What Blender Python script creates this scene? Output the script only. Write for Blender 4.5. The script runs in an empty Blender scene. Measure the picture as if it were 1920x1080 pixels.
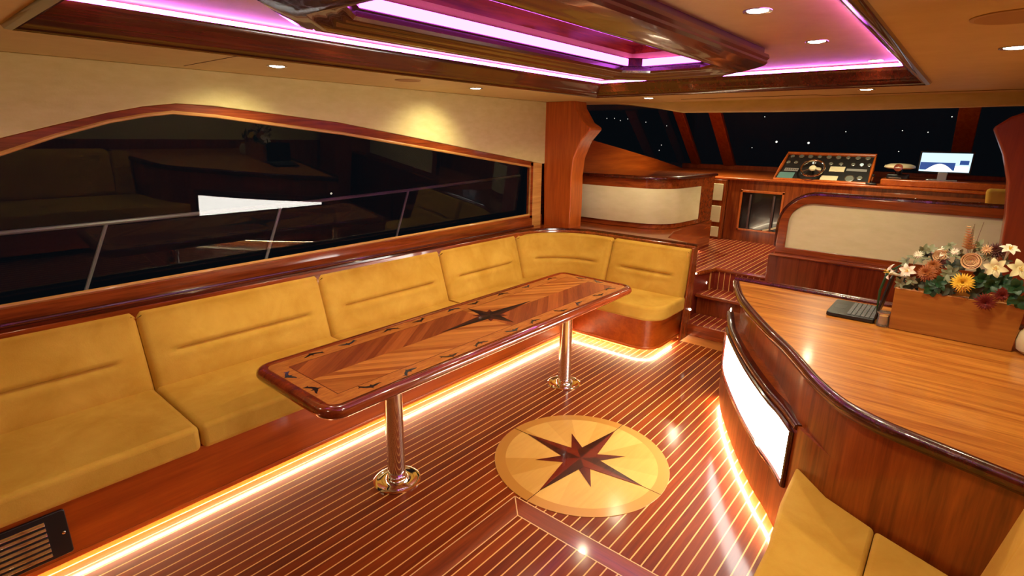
import bpy, bmesh, math, random
from mathutils import Vector, Matrix
random.seed(7)
S = bpy.context.scene
C = S.collection
PI = math.pi
R = math.radians

# ------------------------------------------------------------------ camera
CH = 1.65
PITCH, YAW, ROLL, FPX = R(15.9), R(40.0), R(0.8), 1000.0
cy, sy, cp, sp = math.cos(YAW), math.sin(YAW), math.cos(PITCH), math.sin(PITCH)
fw = Vector((-sy*cp, cy*cp, -sp)); rt = Vector((cy, sy, 0)); up = rt.cross(fw)
rt2 = rt*math.cos(ROLL) + up*math.sin(ROLL); up2 = -rt*math.sin(ROLL) + up*math.cos(ROLL)
cam = bpy.data.objects.new('camera', bpy.data.cameras.new('camera')); C.objects.link(cam)
cam.data.sensor_width = 36; cam.data.lens = 36*FPX/1920; cam.data.clip_start = .02; cam.data.clip_end = 400
m = Matrix((rt2, up2, -fw)).transposed().to_4x4(); m.translation = Vector((0, 0, CH))
cam.matrix_world = m
S.camera = cam

# ------------------------------------------------------------------ world and exposure
W = bpy.data.worlds.new('night'); S.world = W; W.use_nodes = True
W.node_tree.nodes['Background'].inputs[0].default_value = (.0012, .0018, .0026, 1)
W.node_tree.nodes['Background'].inputs[1].default_value = 1.0
S.view_settings.view_transform = 'Standard'; S.view_settings.look = 'None'
S.view_settings.gamma = 1; S.view_settings.use_curve_mapping = False
S.view_settings.exposure = 0.75
WARM = (1.0, .90, .54)
SPOT_W = 15.0

# ------------------------------------------------------------------ helpers
def lin(r, g, b):
    f = lambda c: (c/255/12.92) if c/255 <= .04045 else ((c/255+.055)/1.055)**2.4
    return (f(r), f(g), f(b), 1)

def tag(o, label=None, cat=None, group=None, kind=None):
    if label: o['label'] = label
    if cat: o['category'] = cat
    if group: o['group'] = group
    if kind: o['kind'] = kind
    return o

def thing(name, label, cat, loc=(0, 0, 0), group=None):
    o = bpy.data.objects.new(name, None); C.objects.link(o); o.location = loc
    o.empty_display_size = .05
    return tag(o, label, cat, group)

def wpos(o):
    p = Vector((0, 0, 0))
    while o is not None:
        p += Vector(o.location); o = o.parent
    return p

class MB:
    def __init__(s): s.v = []; s.f = []; s.m = []; s.cm = 0
    def add(s, vs, fs):
        n = len(s.v); s.v += [tuple(p) for p in vs]
        for f in fs: s.f.append(tuple(i+n for i in f)); s.m.append(s.cm)
        return s
    def box(s, x0, x1, y0, y1, z0, z1):
        vs = [(x, y, z) for x in (x0, x1) for y in (y0, y1) for z in (z0, z1)]
        return s.add(vs, [(0,1,3,2), (4,6,7,5), (0,4,5,1), (2,3,7,6), (0,2,6,4), (1,5,7,3)])
    def obox(s, c, ax, h):     # oriented box: centre, three axes, half sizes
        c = Vector(c); ax = [Vector(a).normalized() for a in ax]; vs = []
        for i in (-1, 1):
            for j in (-1, 1):
                for k in (-1, 1): vs.append(c + ax[0]*i*h[0] + ax[1]*j*h[1] + ax[2]*k*h[2])
        return s.add(vs, [(0,1,3,2), (4,6,7,5), (0,4,5,1), (2,3,7,6), (0,2,6,4), (1,5,7,3)])
    def prism(s, poly, a0, a1, f=lambda u, v, w: (u, v, w)):
        n = len(poly); vs = [f(u, v, a0) for u, v in poly] + [f(u, v, a1) for u, v in poly]
        fs = [tuple(range(n))[::-1], tuple(range(n, 2*n))]
        for i in range(n): j = (i+1) % n; fs.append((i, j, n+j, n+i))
        return s.add(vs, fs)
    def px(s, poly, x0, x1): return s.prism(poly, x0, x1, lambda u, v, w: (w, u, v))   # poly in (y,z)
    def py(s, poly, y0, y1): return s.prism(poly, y0, y1, lambda u, v, w: (u, w, v))   # poly in (x,z)
    def lathe(s, prof, c=(0, 0, 0), n=32, axis=None, cap=True):
        c = Vector(c); A = Vector(axis or (0, 0, 1)).normalized()
        q = A.to_track_quat('Z', 'Y'); vs = []; fs = []; k = len(prof)
        for i in range(n):
            a = 2*PI*i/n
            for r, z in prof: vs.append(c + q @ Vector((r*math.cos(a), r*math.sin(a), z)))
        for i in range(n):
            j = (i+1) % n
            for t in range(k-1): fs.append((i*k+t, j*k+t, j*k+t+1, i*k+t+1))
        if cap and prof[0][0] > 1e-5: fs.append(tuple(i*k for i in range(n))[::-1])
        if cap and prof[-1][0] > 1e-5: fs.append(tuple(i*k+k-1 for i in range(n)))
        return s.add(vs, fs)
    def tube(s, pts, r, n=8, closed=False):
        pts = [Vector(p) for p in pts]; K = len(pts); vs = []; fs = []; u = None
        rr = r if isinstance(r, (list, tuple)) else [r]*K
        for i, p in enumerate(pts):
            if closed: t = pts[(i+1) % K]-pts[i-1]
            else: t = pts[min(i+1, K-1)]-pts[max(i-1, 0)]
            t.normalize()
            if u is None: u = t.orthogonal().normalized()
            u = (u - t*u.dot(t)).normalized(); w = t.cross(u)
            for j in range(n):
                a = 2*PI*j/n; vs.append(p + (u*math.cos(a)+w*math.sin(a))*rr[i])
        for i in range(K if closed else K-1):
            a, b = i*n, ((i+1) % K)*n
            for j in range(n): k = (j+1) % n; fs.append((a+j, a+k, b+k, b+j))
        if not closed: fs += [tuple(range(n))[::-1], tuple((K-1)*n+j for j in range(n))]
        return s.add(vs, fs)
    def sweep(s, path, prof, closed=True, pclosed=True, f=lambda x, y, z: (x, y, z)):
        # path: 2D points; prof: (n,z) n = offset to the RIGHT of travel, mitred
        P = [Vector(p) for p in path]; K = len(P); vs = []; fs = []; k = len(prof)
        for i in range(K):
            a = P[i]-P[i-1] if (closed or i > 0) else P[1]-P[0]
            b = P[(i+1) % K]-P[i] if (closed or i < K-1) else P[-1]-P[-2]
            a.normalize(); b.normalize()
            na = Vector((a.y, -a.x)); nb = Vector((b.y, -b.x)); nn = (na+nb).normalized()
            sc = 1/max(.35, nn.dot(na))
            for o, z in prof: q = P[i]+nn*o*sc; vs.append(f(q.x, q.y, z))
        for i in range(K if closed else K-1):
            j = (i+1) % K
            for t in range(k if pclosed else k-1):
                u = (t+1) % k; fs.append((i*k+t, j*k+t, j*k+u, i*k+u))
        if not closed and pclosed: fs += [tuple(range(k)), tuple((K-1)*k+t for t in range(k))[::-1]]
        return s.add(vs, fs)
    def build(s, name, mat, parent=None, bevel=0, ang=35, seg=2, mods=None):
        me = bpy.data.meshes.new(name); L = wpos(parent) if parent else Vector((0, 0, 0))
        me.from_pydata([tuple(Vector(p)-L) for p in s.v], [], s.f)
        bm = bmesh.new(); bm.from_mesh(me)
        bmesh.ops.recalc_face_normals(bm, faces=bm.faces); bm.to_mesh(me); bm.free()
        mats = mat if isinstance(mat, (list, tuple)) else [mat]
        for q in mats: me.materials.append(q)
        for i, p in enumerate(me.polygons): p.use_smooth = True; p.material_index = s.m[i]
        me.set_sharp_from_angle(angle=R(ang))
        o = bpy.data.objects.new(name, me); C.objects.link(o)
        if parent: o.parent = parent
        if bevel:
            b = o.modifiers.new('b', 'BEVEL'); b.width = bevel; b.segments = seg; b.limit_method = 'ANGLE'; b.angle_limit = R(40)
        return o

def arc(c, r, a0, a1, n=8): return [(c[0]+r*math.cos(R(a0+(a1-a0)*i/n)), c[1]+r*math.sin(R(a0+(a1-a0)*i/n))) for i in range(n+1)]
def rrect(x0, x1, y0, y1, r, n=6):      # counter-clockwise
    return arc((x1-r, y0+r), r, -90, 0, n)+arc((x1-r, y1-r), r, 0, 90, n)+arc((x0+r, y1-r), r, 90, 180, n)+arc((x0+r, y0+r), r, 180, 270, n)
def catmull(P, n=6):
    out = []
    for i in range(len(P)-1):
        p0 = Vector(P[max(i-1, 0)]); p1 = Vector(P[i]); p2 = Vector(P[i+1]); p3 = Vector(P[min(i+2, len(P)-1)])
        for k in range(n):
            t = k/n
            out.append(tuple(.5*((2*p1)+(p2-p0)*t+(2*p0-5*p1+4*p2-p3)*t*t+(3*p1-p0-3*p2+p3)*t**3)))
    return out+[tuple(P[-1])]

# ------------------------------------------------------------------ materials
class N:
    def __init__(s, name):
        s.m = bpy.data.materials.new(name); s.m.use_nodes = True; s.t = s.m.node_tree
        s.b = s.t.nodes['Principled BSDF']; s.co = None
    def nd(s, t, **k):
        n = s.t.nodes.new(t)
        for a, b in k.items(): setattr(n, a, b)
        return n
    def ln(s, a, b): s.t.links.new(a, b)
    def coord(s):
        if not s.co: s.co = s.nd('ShaderNodeTexCoord').outputs['Object']
        return s.co
    def ma(s, op, a, b=None, c=None):
        n = s.nd('ShaderNodeMath', operation=op)
        for i, x in enumerate((a, b, c)):
            if x is None: continue
            if isinstance(x, (int, float)): n.inputs[i].default_value = x
            else: s.ln(x, n.inputs[i])
        return n.outputs[0]
    def xyz(s):
        n = s.nd('ShaderNodeSeparateXYZ'); s.ln(s.coord(), n.inputs[0]); return n.outputs
    def mapv(s, scale, rot=(0, 0, 0)):
        n = s.nd('ShaderNodeMapping'); n.inputs['Scale'].default_value = scale; n.inputs['Rotation'].default_value = rot
        s.ln(s.coord(), n.inputs[0]); return n.outputs[0]
    def noise(s, vec, scale=5, detail=4, rough=.55, dist=0):
        n = s.nd('ShaderNodeTexNoise'); n.inputs['Scale'].default_value = scale; n.inputs['Detail'].default_value = detail
        n.inputs['Roughness'].default_value = rough; n.inputs['Distortion'].default_value = dist
        if vec is not None: s.ln(vec, n.inputs[0])
        return n.outputs[0]
    def ramp(s, fac, stops):
        n = s.nd('ShaderNodeValToRGB'); e = n.color_ramp.elements
        while len(e) < len(stops): e.new(.5)
        for i, (p, c) in enumerate(stops): e[i].position = p; e[i].color = c
        s.ln(fac, n.inputs[0]); return n.outputs[0]
    def mix(s, f, a, b, mode='MIX'):
        n = s.nd('ShaderNodeMix', data_type='RGBA', blend_type=mode)
        for i, x in ((0, f), (6, a), (7, b)):
            if isinstance(x, (int, float, tuple)): n.inputs[i].default_value = x
            else: s.ln(x, n.inputs[i])
        return n.outputs[2]
    def bump(s, h, d=.01, st=.5):
        n = s.nd('ShaderNodeBump'); n.inputs['Distance'].default_value = d; n.inputs['Strength'].default_value = st
        s.ln(h, n.inputs['Height']); s.ln(n.outputs[0], s.b.inputs['Normal'])
    def set(s, **k):
        for a, b in k.items():
            i = s.b.inputs[a.replace('_', ' ')]
            if hasattr(b, 'is_linked') or hasattr(b, 'links'): s.ln(b, i)
            else: i.default_value = b
        return s

def wood(name, c1, c2, axis=1, rough=.22, coat=.6, sc=1.0, fine=1.0, cr=.07):
    n = N(name); st = [14*sc]*3; st[axis] = 1.1*sc
    g = n.noise(n.mapv(tuple(st)), 1.6, 6, .6, .6)
    st2 = [120*sc*fine]*3; st2[axis] = 5*sc
    g2 = n.noise(n.mapv(tuple(st2)), 1.0, 3, .6)
    f = n.ma('ADD', n.ma('MULTIPLY', g, .7), n.ma('MULTIPLY', g2, .35))
    col = n.ramp(f, [(.38, c1), (.66, c2)])
    n.set(Base_Color=col, Roughness=rough, Coat_Weight=coat, Coat_Roughness=cr)
    return n.m

def plain(name, col, rough=.5, metal=0, coat=0, **k):
    n = N(name); n.set(Base_Color=col, Roughness=rough, Metallic=metal, Coat_Weight=coat)
    n.set(**k); return n.m

def emis(name, col, st):
    n = N(name); n.set(Base_Color=(0, 0, 0, 1), Roughness=.5, Emission_Color=(*col[:3], 1), Emission_Strength=st); return n.m

M = {}
M['mahogany'] = wood('mahogany', lin(104, 42, 14), lin(164, 78, 30), 2)
M['mahogany_y'] = wood('mahogany_lengthwise', lin(104, 42, 14), lin(166, 78, 30), 1)
M['mahogany_x'] = wood('mahogany_crosswise', lin(104, 42, 14), lin(166, 78, 30), 0)
M['dark_mahogany'] = wood('dark_varnished_mahogany', lin(44, 12, 6), lin(88, 28, 12), 1, .25, .6, cr=.06)
M['cherry'] = wood('orange_cherry_veneer', lin(168, 76, 20), lin(204, 104, 34), 2, .35, .25, cr=.2)
M['cherry_y'] = wood('orange_cherry_lengthwise', lin(166, 72, 18), lin(200, 98, 30), 1, .33, .3, cr=.2)
M['teak'] = wood('honey_teak', lin(146, 72, 20), lin(208, 136, 54), 0, .3, .4, cr=.12)
M['yellow_wood'] = wood('yellow_oak', lin(190, 130, 60), lin(222, 168, 92), 1, .35, .3)
M['box_wood'] = wood('planter_wood', lin(150, 88, 28), lin(172, 108, 40), 0, .4, .15)
def suede():
    n = N('mustard_suede')
    a = n.noise(n.coord(), 5, 5, .6, .4); b = n.noise(n.coord(), 160, 3, .7)
    n.set(Base_Color=n.ramp(a, [(.3, lin(188, 140, 44)), (.7, lin(210, 166, 68))]), Roughness=.85, Sheen_Weight=.25,
          Sheen_Roughness=.5, Sheen_Tint=lin(240, 200, 120), Specular_IOR_Level=.2)
    n.bump(b, .002, .4); return n.m
M['suede'] = suede()
def cream(name, a, b, rough=.6):
    n = N(name); q = n.noise(n.mapv((1, 1, 3)), 9, 5, .6)
    n.set(Base_Color=n.ramp(q, [(.3, a), (.75, b)]), Roughness=rough, Specular_IOR_Level=.3)
    n.bump(n.noise(n.coord(), 90, 3), .002, .3); return n.m
M['cream'] = cream('cream_wall_leather', lin(212, 196, 132), lin(224, 210, 148))
M['cream_panel'] = cream('cream_panel_leather', lin(224, 214, 168), lin(234, 224, 184))
M['ceiling'] = cream('tan_headliner', lin(200, 172, 112), lin(210, 184, 122))
M['chrome'] = plain('polished_steel', (.86, .86, .85, 1), .08, 1)
M['steel'] = plain('satin_steel', (.6, .58, .55, 1), .25, 1)
M['black'] = plain('black_plastic', (.012, .012, .013, 1), .35)
M['dark'] = plain('dark_void', (.006, .005, .004, 1), .6)
M['ivory'] = plain('ivory_plastic', lin(214, 200, 166), .4)
M['silver'] = plain('silver_plastic', (.45, .45, .45, 1), .35, .6)
M['green'] = plain('dark_green_leaf', lin(26, 66, 34), .45)
M['sage'] = plain('sage_leaf', lin(120, 122, 90), .6)
M['white_petal'] = plain('white_petal', lin(240, 232, 210), .6)
M['cream_petal'] = plain('cream_petal', lin(228, 220, 170), .6)
M['yellow_petal'] = plain('yellow_petal', lin(240, 196, 60), .6)
M['bronze_petal'] = plain('bronze_petal', lin(160, 88, 34), .6)
M['burgundy_petal'] = plain('burgundy_petal', lin(120, 36, 30), .6)
M['rose_petal'] = plain('antique_rose_petal', lin(214, 166, 118), .6)
M['plum_petal'] = plain('plum_petal', lin(84, 34, 30), .6)
M['led_warm'] = emis('warm_led', (1, .84, .50), 95)
M['led_purple'] = emis('violet_led', (.78, .16, 1.0), 20)
M['led_inner'] = emis('magenta_led', (.80, .12, 1.0), 4)
M['bulb'] = emis('downlight_lens', (1, .92, .78), 30)
M['panel_light'] = emis('white_light_panel', (1, .95, .86), 17)
M['spark'] = emis('small_lamp', (1, .9, .7), 12)
M['night_dot'] = emis('night_dot_glow', (1, .93, .85), 1.0)
M['screen_blue'] = emis('screen_light_blue', (.62, .86, 1), .75)
M['screen_white'] = emis('screen_white', (1, 1, 1), 1.0)
M['screen_navy'] = emis('screen_navy', (.02, .06, .22), .8)
M['gauge_face'] = plain('gauge_face', lin(104, 106, 98), .4)
M['gauge_glow'] = emis('backlit_gauge', (.9, 1, .8), .5)

def glass():
    n = N('night_window_glass'); t = n.t; t.nodes.remove(n.b)
    lw = n.nd('ShaderNodeLayerWeight'); fv = n.ma('MULTIPLY_ADD', n.ma('POWER', lw.outputs['Facing'], 5.0), .6, .038)
    tr = n.nd('ShaderNodeBsdfTransparent'); tr.inputs[0].default_value = (.8, .82, .8, 1)
    gl = n.nd('ShaderNodeBsdfGlossy'); gl.inputs['Roughness'].default_value = .0
    mx = n.nd('ShaderNodeMixShader'); n.ln(fv, mx.inputs[0]); n.ln(tr.outputs[0], mx.inputs[1]); n.ln(gl.outputs[0], mx.inputs[2])
    n.ln(mx.outputs[0], t.nodes['Material Output'].inputs[0]); return n.m
M['glass'] = glass()

PLK = .0486
def planks(name, axis=0, off=0.0, d1=lin(92, 30, 5), d2=lin(132, 52, 10), pitch=PLK):
    n = N(name); o = n.xyz(); x = o[axis]
    u = n.ma('DIVIDE', n.ma('ADD', x, 20+off), pitch)
    fr = n.ma('FRACT', u); idn = n.ma('FLOOR', u)
    line = n.ma('LESS_THAN', fr, .115)
    wn = n.nd('ShaderNodeTexWhiteNoise', noise_dimensions='1D'); n.ln(idn, wn.inputs['W'])
    sc = [30, 30, 30]; sc[1-axis] = 2.2
    g = n.noise(n.mapv(tuple(sc)), 1.5, 5, .65, .5)
    f = n.ma('ADD', n.ma('MULTIPLY', g, .75), n.ma('MULTIPLY', wn.outputs[0], .3))
    col = n.mix(line, n.ramp(f, [(.3, d1), (.75, d2)]), lin(226, 168, 98))
    n.set(Base_Color=col, Roughness=.5, Coat_Weight=.35, Coat_Roughness=.13, Specular_IOR_Level=.12); return n.m
M['planks'] = planks('teak_and_holly_planks', 0, 1.28)
M['planks_small'] = planks('teak_and_holly_steps', 0, 1.28, lin(110, 34, 22), lin(140, 52, 34))
M['holly'] = plain('holly_line', lin(226, 176, 120), .3, 0, .6)

def tabletop():
    n = N('chevron_teak_veneer'); o = n.xyz(); x, y = o[0], o[1]
    ax, ay = n.ma('ABSOLUTE', x), n.ma('ABSOLUTE', y)
    d = n.ma('ADD', n.ma('MULTIPLY', ay, .8), n.ma('MULTIPLY', ax, 1.15))
    u = n.ma('DIVIDE', d, .042); idn = n.ma('FLOOR', u)
    quad = n.ma('GREATER_THAN', n.ma('MULTIPLY', x, y), 0)
    wn = n.nd('ShaderNodeTexWhiteNoise', noise_dimensions='1D'); n.ln(n.ma('ADD', idn, n.ma('MULTIPLY', quad, 57.3)), wn.inputs['W'])
    # grain follows the chevron strips
    cv = n.nd('ShaderNodeCombineXYZ'); n.ln(n.ma('MULTIPLY', d, 60), cv.inputs[0])
    n.ln(n.ma('MULTIPLY', n.ma('SUBTRACT', n.ma('MULTIPLY', ax, .8), n.ma('MULTIPLY', ay, 1.15)), 3), cv.inputs[1])
    n.ln(quad, cv.inputs[2])
    g = n.noise(cv.outputs[0], 1.3, 5, .65, .4)
    f = n.ma('ADD', n.ma('MULTIPLY', g, .62), n.ma('MULTIPLY', wn.outputs[0], .45))
    A = n.ramp(f, [(.3, lin(160, 86, 28)), (.8, lin(214, 140, 58))])
    B = n.ramp(f, [(.3, lin(130, 58, 20)), (.8, lin(188, 104, 42))])
    field = n.mix(quad, A, B)  # quadrants toned apart: chatoyant sheen of book-matched veneer put into the colour
    sep = n.ma('GREATER_THAN', n.ma('MAXIMUM', n.ma('SUBTRACT', ax, .185), n.ma('SUBTRACT', ay, 1.035)), 0)
    sc = n.noise(n.mapv((60, 14, 10)), 1.4, 4, .6, .3)
    bord = n.ramp(sc, [(.3, lin(170, 94, 32)), (.75, lin(212, 140, 58))])
    e1 = n.ma('LESS_THAN', n.ma('ABSOLUTE', n.ma('MAXIMUM', n.ma('SUBTRACT', ax, .185), n.ma('SUBTRACT', ay, 1.035))), .002)
    col = n.mix(sep, field, bord); col = n.mix(e1, col, lin(110, 46, 14))
    n.set(Base_Color=col, Roughness=.4, Coat_Weight=.3, Coat_Roughness=.15, Specular_IOR_Level=.3); return n.m
M['tabletop'] = tabletop()

def medal():
    n = N('maple_medallion_veneer'); o = n.xyz(); x, y = o[0], o[1]
    r = n.ma('SQRT', n.ma('ADD', n.ma('MULTIPLY', x, x), n.ma('MULTIPLY', y, y)))
    a = n.ma('ARCTAN2', y, x); sec = n.ma('FLOOR', n.ma('DIVIDE', n.ma('ADD', a, 4), PI/8))
    wn = n.nd('ShaderNodeTexWhiteNoise', noise_dimensions='1D'); n.ln(sec, wn.inputs['W'])
    g = n.noise(n.mapv((30, 3, 5)), 1.5, 5, .6, .4)
    f = n.ma('ADD', n.ma('MULTIPLY', g, .5), n.ma('MULTIPLY', wn.outputs[0], .5))
    col = n.ramp(f, [(.25, lin(186, 132, 52)), (.8, lin(208, 158, 76))])
    ring = n.ma('GREATER_THAN', r, .40)
    col = n.mix(ring, col, lin(178, 120, 44))
    n.set(Base_Color=col, Roughness=.4, Coat_Weight=.35, Coat_Roughness=.15); return n.m
M['medallion'] = medal()

# ------------------------------------------------------------------ setting
# floor: planks, dark margin boards around the hatch
f = MB()
XM0, XM1, YM0, YM1 = -1.375, -1.28, 1.588, 1.682
def quad(mb, pts, z=0, mi=0): mb.cm = mi; mb.add([(x, y, z) for x, y in pts], [tuple(range(len(pts)))])
quad(f, [(-3.3, -1.6), (XM0, -1.6), (XM0, YM1), (XM0, 4.75), (-3.3, 4.75)], 0, 0)
quad(f, [(XM0, YM1), (.75, YM1), (.75, 4.75), (XM0, 4.75)], 0, 0)
quad(f, [(XM1, -1.6), (.75, -1.6), (.75, YM0), (XM1, YM0)], 0, 0)
quad(f, [(XM0, -1.6), (XM1, -1.6), (XM1, YM0), (XM0, YM1)], 0, 1)
quad(f, [(XM0, YM1), (XM1, YM0), (.75, YM0), (.75, YM1)], 0, 2)
h = .0025
for a, b in [((XM0, -1.6), (XM0, YM1)), ((XM1, -1.6), (XM1, YM0)), ((XM0, YM1), (.75, YM1)), ((XM1, YM0), (.75, YM0)), ((XM0, YM1), (XM1, YM0))]:
    a = Vector(a); b = Vector(b); d = (b-a).normalized(); nn = Vector((-d.y, d.x))*h
    quad(f, [tuple(a-nn), tuple(b-nn), tuple(b+nn), tuple(a+nn)], .0006, 3)
o = f.build('floor', [M['planks'], wood('margin_board_y', lin(98, 34, 8), lin(146, 62, 16), 1, .4, .3, cr=.12), wood('margin_board_x', lin(92, 30, 10), lin(136, 54, 18), 0, .4, .4, cr=.1), M['holly']])
tag(o, kind='structure')

# raised pilothouse floor
o = MB().prism([(-3.3, 4.15), (-1.64, 4.15), (-1.64, 4.42), (-1.578, 4.70), (.75, 4.70), (.75, 8), (-3.3, 8)], .02, .55).build('floor_pilothouse', M['planks_small'], bevel=.006)
tag(o, kind='structure')
o = MB().sweep([(-1.64, 4.44), (-1.578, 4.70), (-1.157, 4.70)], [(0, .55), (0, .52), (.012, .52), (.018, .535), (.012, .552)], closed=False).build('trim_1', M['mahogany_x']); tag(o, kind='structure')

# ceiling with the long recess
RX0, RX1, RY0, RY1 = -2.33, -.262, .36, 3.75
c = MB(); Z = 1.955
for x0, x1, y0, y1 in [(-3.3, .75, -1.6, RY0), (-3.3, .75, RY1, 4.72), (-3.3, RX0, RY0, RY1), (RX1, .75, RY0, RY1)]: c.box(x0, x1, y0, y1, Z, Z+.03)
for x0, x1, y0, y1 in [(RX0-.02, RX1+.02, RY0-.02, .97), (RX0-.02, RX1+.02, 2.83, RY1+.02), (RX0-.02, -1.54, .97, 2.83), (-1.06, RX1+.02, .97, 2.83)]: c.box(x0, x1, y0, y1, 2.062, 2.09)
c.box(-3.4, .9, 4.7, 7.2, 2.03, 2.06)
tag(c.build('ceiling', M['ceiling']), kind='structure')
# recess frame moulding (dark varnished wood), slanting up to the cove
prof = [(-.004, 1.985), (-.010, 1.956), (-.004, 1.944), (.012, 1.940), (.022, 1.948), (.030, 1.950), (.040, 1.966), (.055, 1.978), (.060, 1.976), (.070, 1.988), (.100, 2.012), (.112, 2.026), (.112, 2.034), (.10, 2.036)]
rp = [(RX0, RY0), (RX1, RY0), (RX1, RY1), (RX0, RY1)]      # ccw -> right of travel is outside; use negative
tag(MB().sweep(rp, [(-a, z) for a, z in prof]).build('trim_2', M['dark_mahogany'], ang=50), kind='structure')
led = thing('cove_light', 'violet light strip running round the big rectangular ceiling recess', 'light strip', (-1.3, 2.05, 2.045))
MB().sweep([(RX0+.108, RY0+.108), (RX1-.108, RY0+.108), (RX1-.108, RY1-.108), (RX0+.108, RY1-.108)], [(0, 2.034), (0, 2.050), (.010, 2.050), (.010, 2.034)]).build('light_strip', M['led_purple'], led)
# header above the pilothouse opening, with the stepped seam line
hb = [(-2.85, 1.956), (-2.6, 1.95), (-2.28, 1.908), (-2.03, 1.866), (-1.3, 1.860), (-.7, 1.862), (.75, 1.88), (.75, 1.99), (-2.85, 1.99)]
tag(MB().py(hb, 4.68, 4.74).build('wall_header', M['cream'], bevel=.01), kind='structure')
sl = MB()
for a, b in [((-1.9, 4.36), (-.93, 4.36)), ((-.93, 4.36), (-.88, 4.46)), ((-.88, 4.46), (.4, 4.46))]:
    a = Vector(a); b = Vector(b); d = (b-a).normalized(); nn = Vector((-d.y, d.x))
    sl.obox(((a.x+b.x)/2, (a.y+b.y)/2, Z), ((d.x, d.y, 0), (nn.x, nn.y, 0), (0, 0, 1)), ((b-a).length/2+.003, .004, .003))
sl.box(-3.0, -2.34, 1.088, 1.092, 1.9535, 1.9565)
tag(sl.build('trim_3', plain('seam_brown', lin(96, 62, 28), .6)), kind='structure')
# seam boards by the near end of the recess
sb = MB(); sb.box(-2.5, RX1, .15, .17, 1.951, 1.956)
tag(sb.build('trim_4', M['mahogany_x']), kind='structure')

# port wall: cream panel above an arched window
outer = [(-1.6, 1.02), (-1.0, 1.21), (-.4, 1.38), (.1, 1.53), (.38, 1.612), (.565, 1.668), (.767, 1.727), (.922, 1.764), (1.07, 1.785), (1.24, 1.782), (1.6, 1.752), (2.0, 1.717), (4.12, 1.404)]
gtop = [(-1.6, .96), (-1.0, 1.15), (-.4, 1.32), (.1, 1.472), (.38, 1.556), (.57, 1.630), (.775, 1.695), (.92, 1.727), (1.05, 1.746), (1.25, 1.735), (1.6, 1.698), (2.02, 1.655), (3.96, 1.385)]
WX = -3.13
tag(MB().px([(4.19, 1.404), (4.19, Z)]+[(-1.6, Z)]+outer, WX-.02, WX+.02).build('wall_port', M['cream'], bevel=.004), kind='structure')
# hull frame under and around
fr = MB()
fr.px(outer+[(4.12, 1.38)]+[(3.96, 1.385)]+gtop[::-1][1:], WX-.03, WX+.012)
fr.px([(-1.6, .79), (4.15, .82), (4.15, .925), (3.98, .932), (-1.6, .878)], WX-.03, WX+.012)
fr.px([(3.96, .90), (4.00, .90), (4.00, 1.42), (3.96, 1.42)], WX-.03, WX+.012)
tag(fr.build('wall_port_lower', M['mahogany_y'], bevel=.004), kind='structure')
tag(MB().px([(4.0, .82), (4.13, .82), (4.13, 1.404), (4.0, 1.42)], WX-.03, WX+.014).build('trim_5', M['yellow_wood'], bevel=.003), kind='structure')
lit_edge = MB().tube([(WX+.004, y, z-.003) for y, z in gtop]+[(WX+.004, 3.96, .936), (WX+.004, -1.6, .885)], .011, 8)  # lit inner edge of the window frame, put in as a paler bead
tag(lit_edge.build('trim_6', M['yellow_wood']), kind='structure')
tag(MB().px([(4.19, .8), (4.3, .8), (4.3, Z), (4.19, Z)], WX-.05, WX-.0).build('wall_port_shadow_gap', M['dark_mahogany']), kind='structure')  # dark strip standing for the shadow at the panel's free edge
# sloped glass: the top leans inboard
gp = MB(); poly = [(-1.6, .86), (4.0, .90), (4.0, 1.40)]+[(y, z+.02) for y, z in gtop[::-1]]
gv = [(WX-.095+(z-.9)*.085, y, z) for y, z in poly]; k = len(gv)
gp.add(gv, [tuple(range(k))]); tag(gp.build('window_1', M['glass']), kind='structure')
# ledge behind the settee back (runs round the corner)
ledge = [(-3.20, -1.6), (-3.0, -1.6), (-3.0, 3.62)]+arc((-2.48, 3.64), .50, 178, 92, 8)+[(-1.575, 4.15), (-1.575, 4.22), (-1.9, 4.36), (-2.0, 4.7), (-2.02, 5.7), (-3.2, 5.7)]
tag(MB().prism(ledge, .55, .822).build('wall_ledge', M['mahogany_y'], bevel=.006), kind='structure')
tag(MB().tube([(-3.105, -1.6, .822), (-3.105, 4.0, .828)], .010, 8).build('trim_7', M['dark_mahogany']), kind='structure')
# starboard wall and aft wall (behind the camera)
tag(MB().box(.70, .75, -1.6, 4.7, .9, Z).build('wall_starboard', M['cream']), kind='structure')
tag(MB().box(.69, .75, -1.6, 4.7, 0, .9).build('wall_starboard_lower', M['mahogany']), kind='structure')
tag(MB().box(-3.3, .75, -1.65, -1.6, 0, Z).build('wall_aft', M['mahogany']), kind='structure')

# pillars: knee-shaped profile
pl = [(-3.10, .80), (-2.80, .80), (-2.795, 1.0), (-2.80, 1.30), (-2.785, 1.46), (-2.72, 1.61), (-2.622, 1.715), (-2.628, 1.735), (-2.70, 1.775), (-2.79, 1.90), (-2.80, 1.96), (-3.14, 1.96)]
tag(MB().py(pl, 4.16, 4.36).build('pillar_port', M['cherry'], bevel=.02, seg=3, ang=50), kind='structure')
pr = [(.60, .0), (.215, .0), (.213, .9), (.205, 1.08), (.192, 1.25), (.164, 1.436), (.116, 1.585), (.050, 1.720), (.046, 1.735), (.055, 1.742), (.108, 1.79), (.16, 1.813), (.3, 1.83), (.6, 1.86)]
tag(MB().py(pr, 4.14, 4.40).build('pillar_starboard', wood('reddish_cherry', lin(128, 44, 14), lin(150, 58, 20), 2, .35, .3, cr=.2), bevel=.018, seg=3, ang=50), kind='structure')

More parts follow.
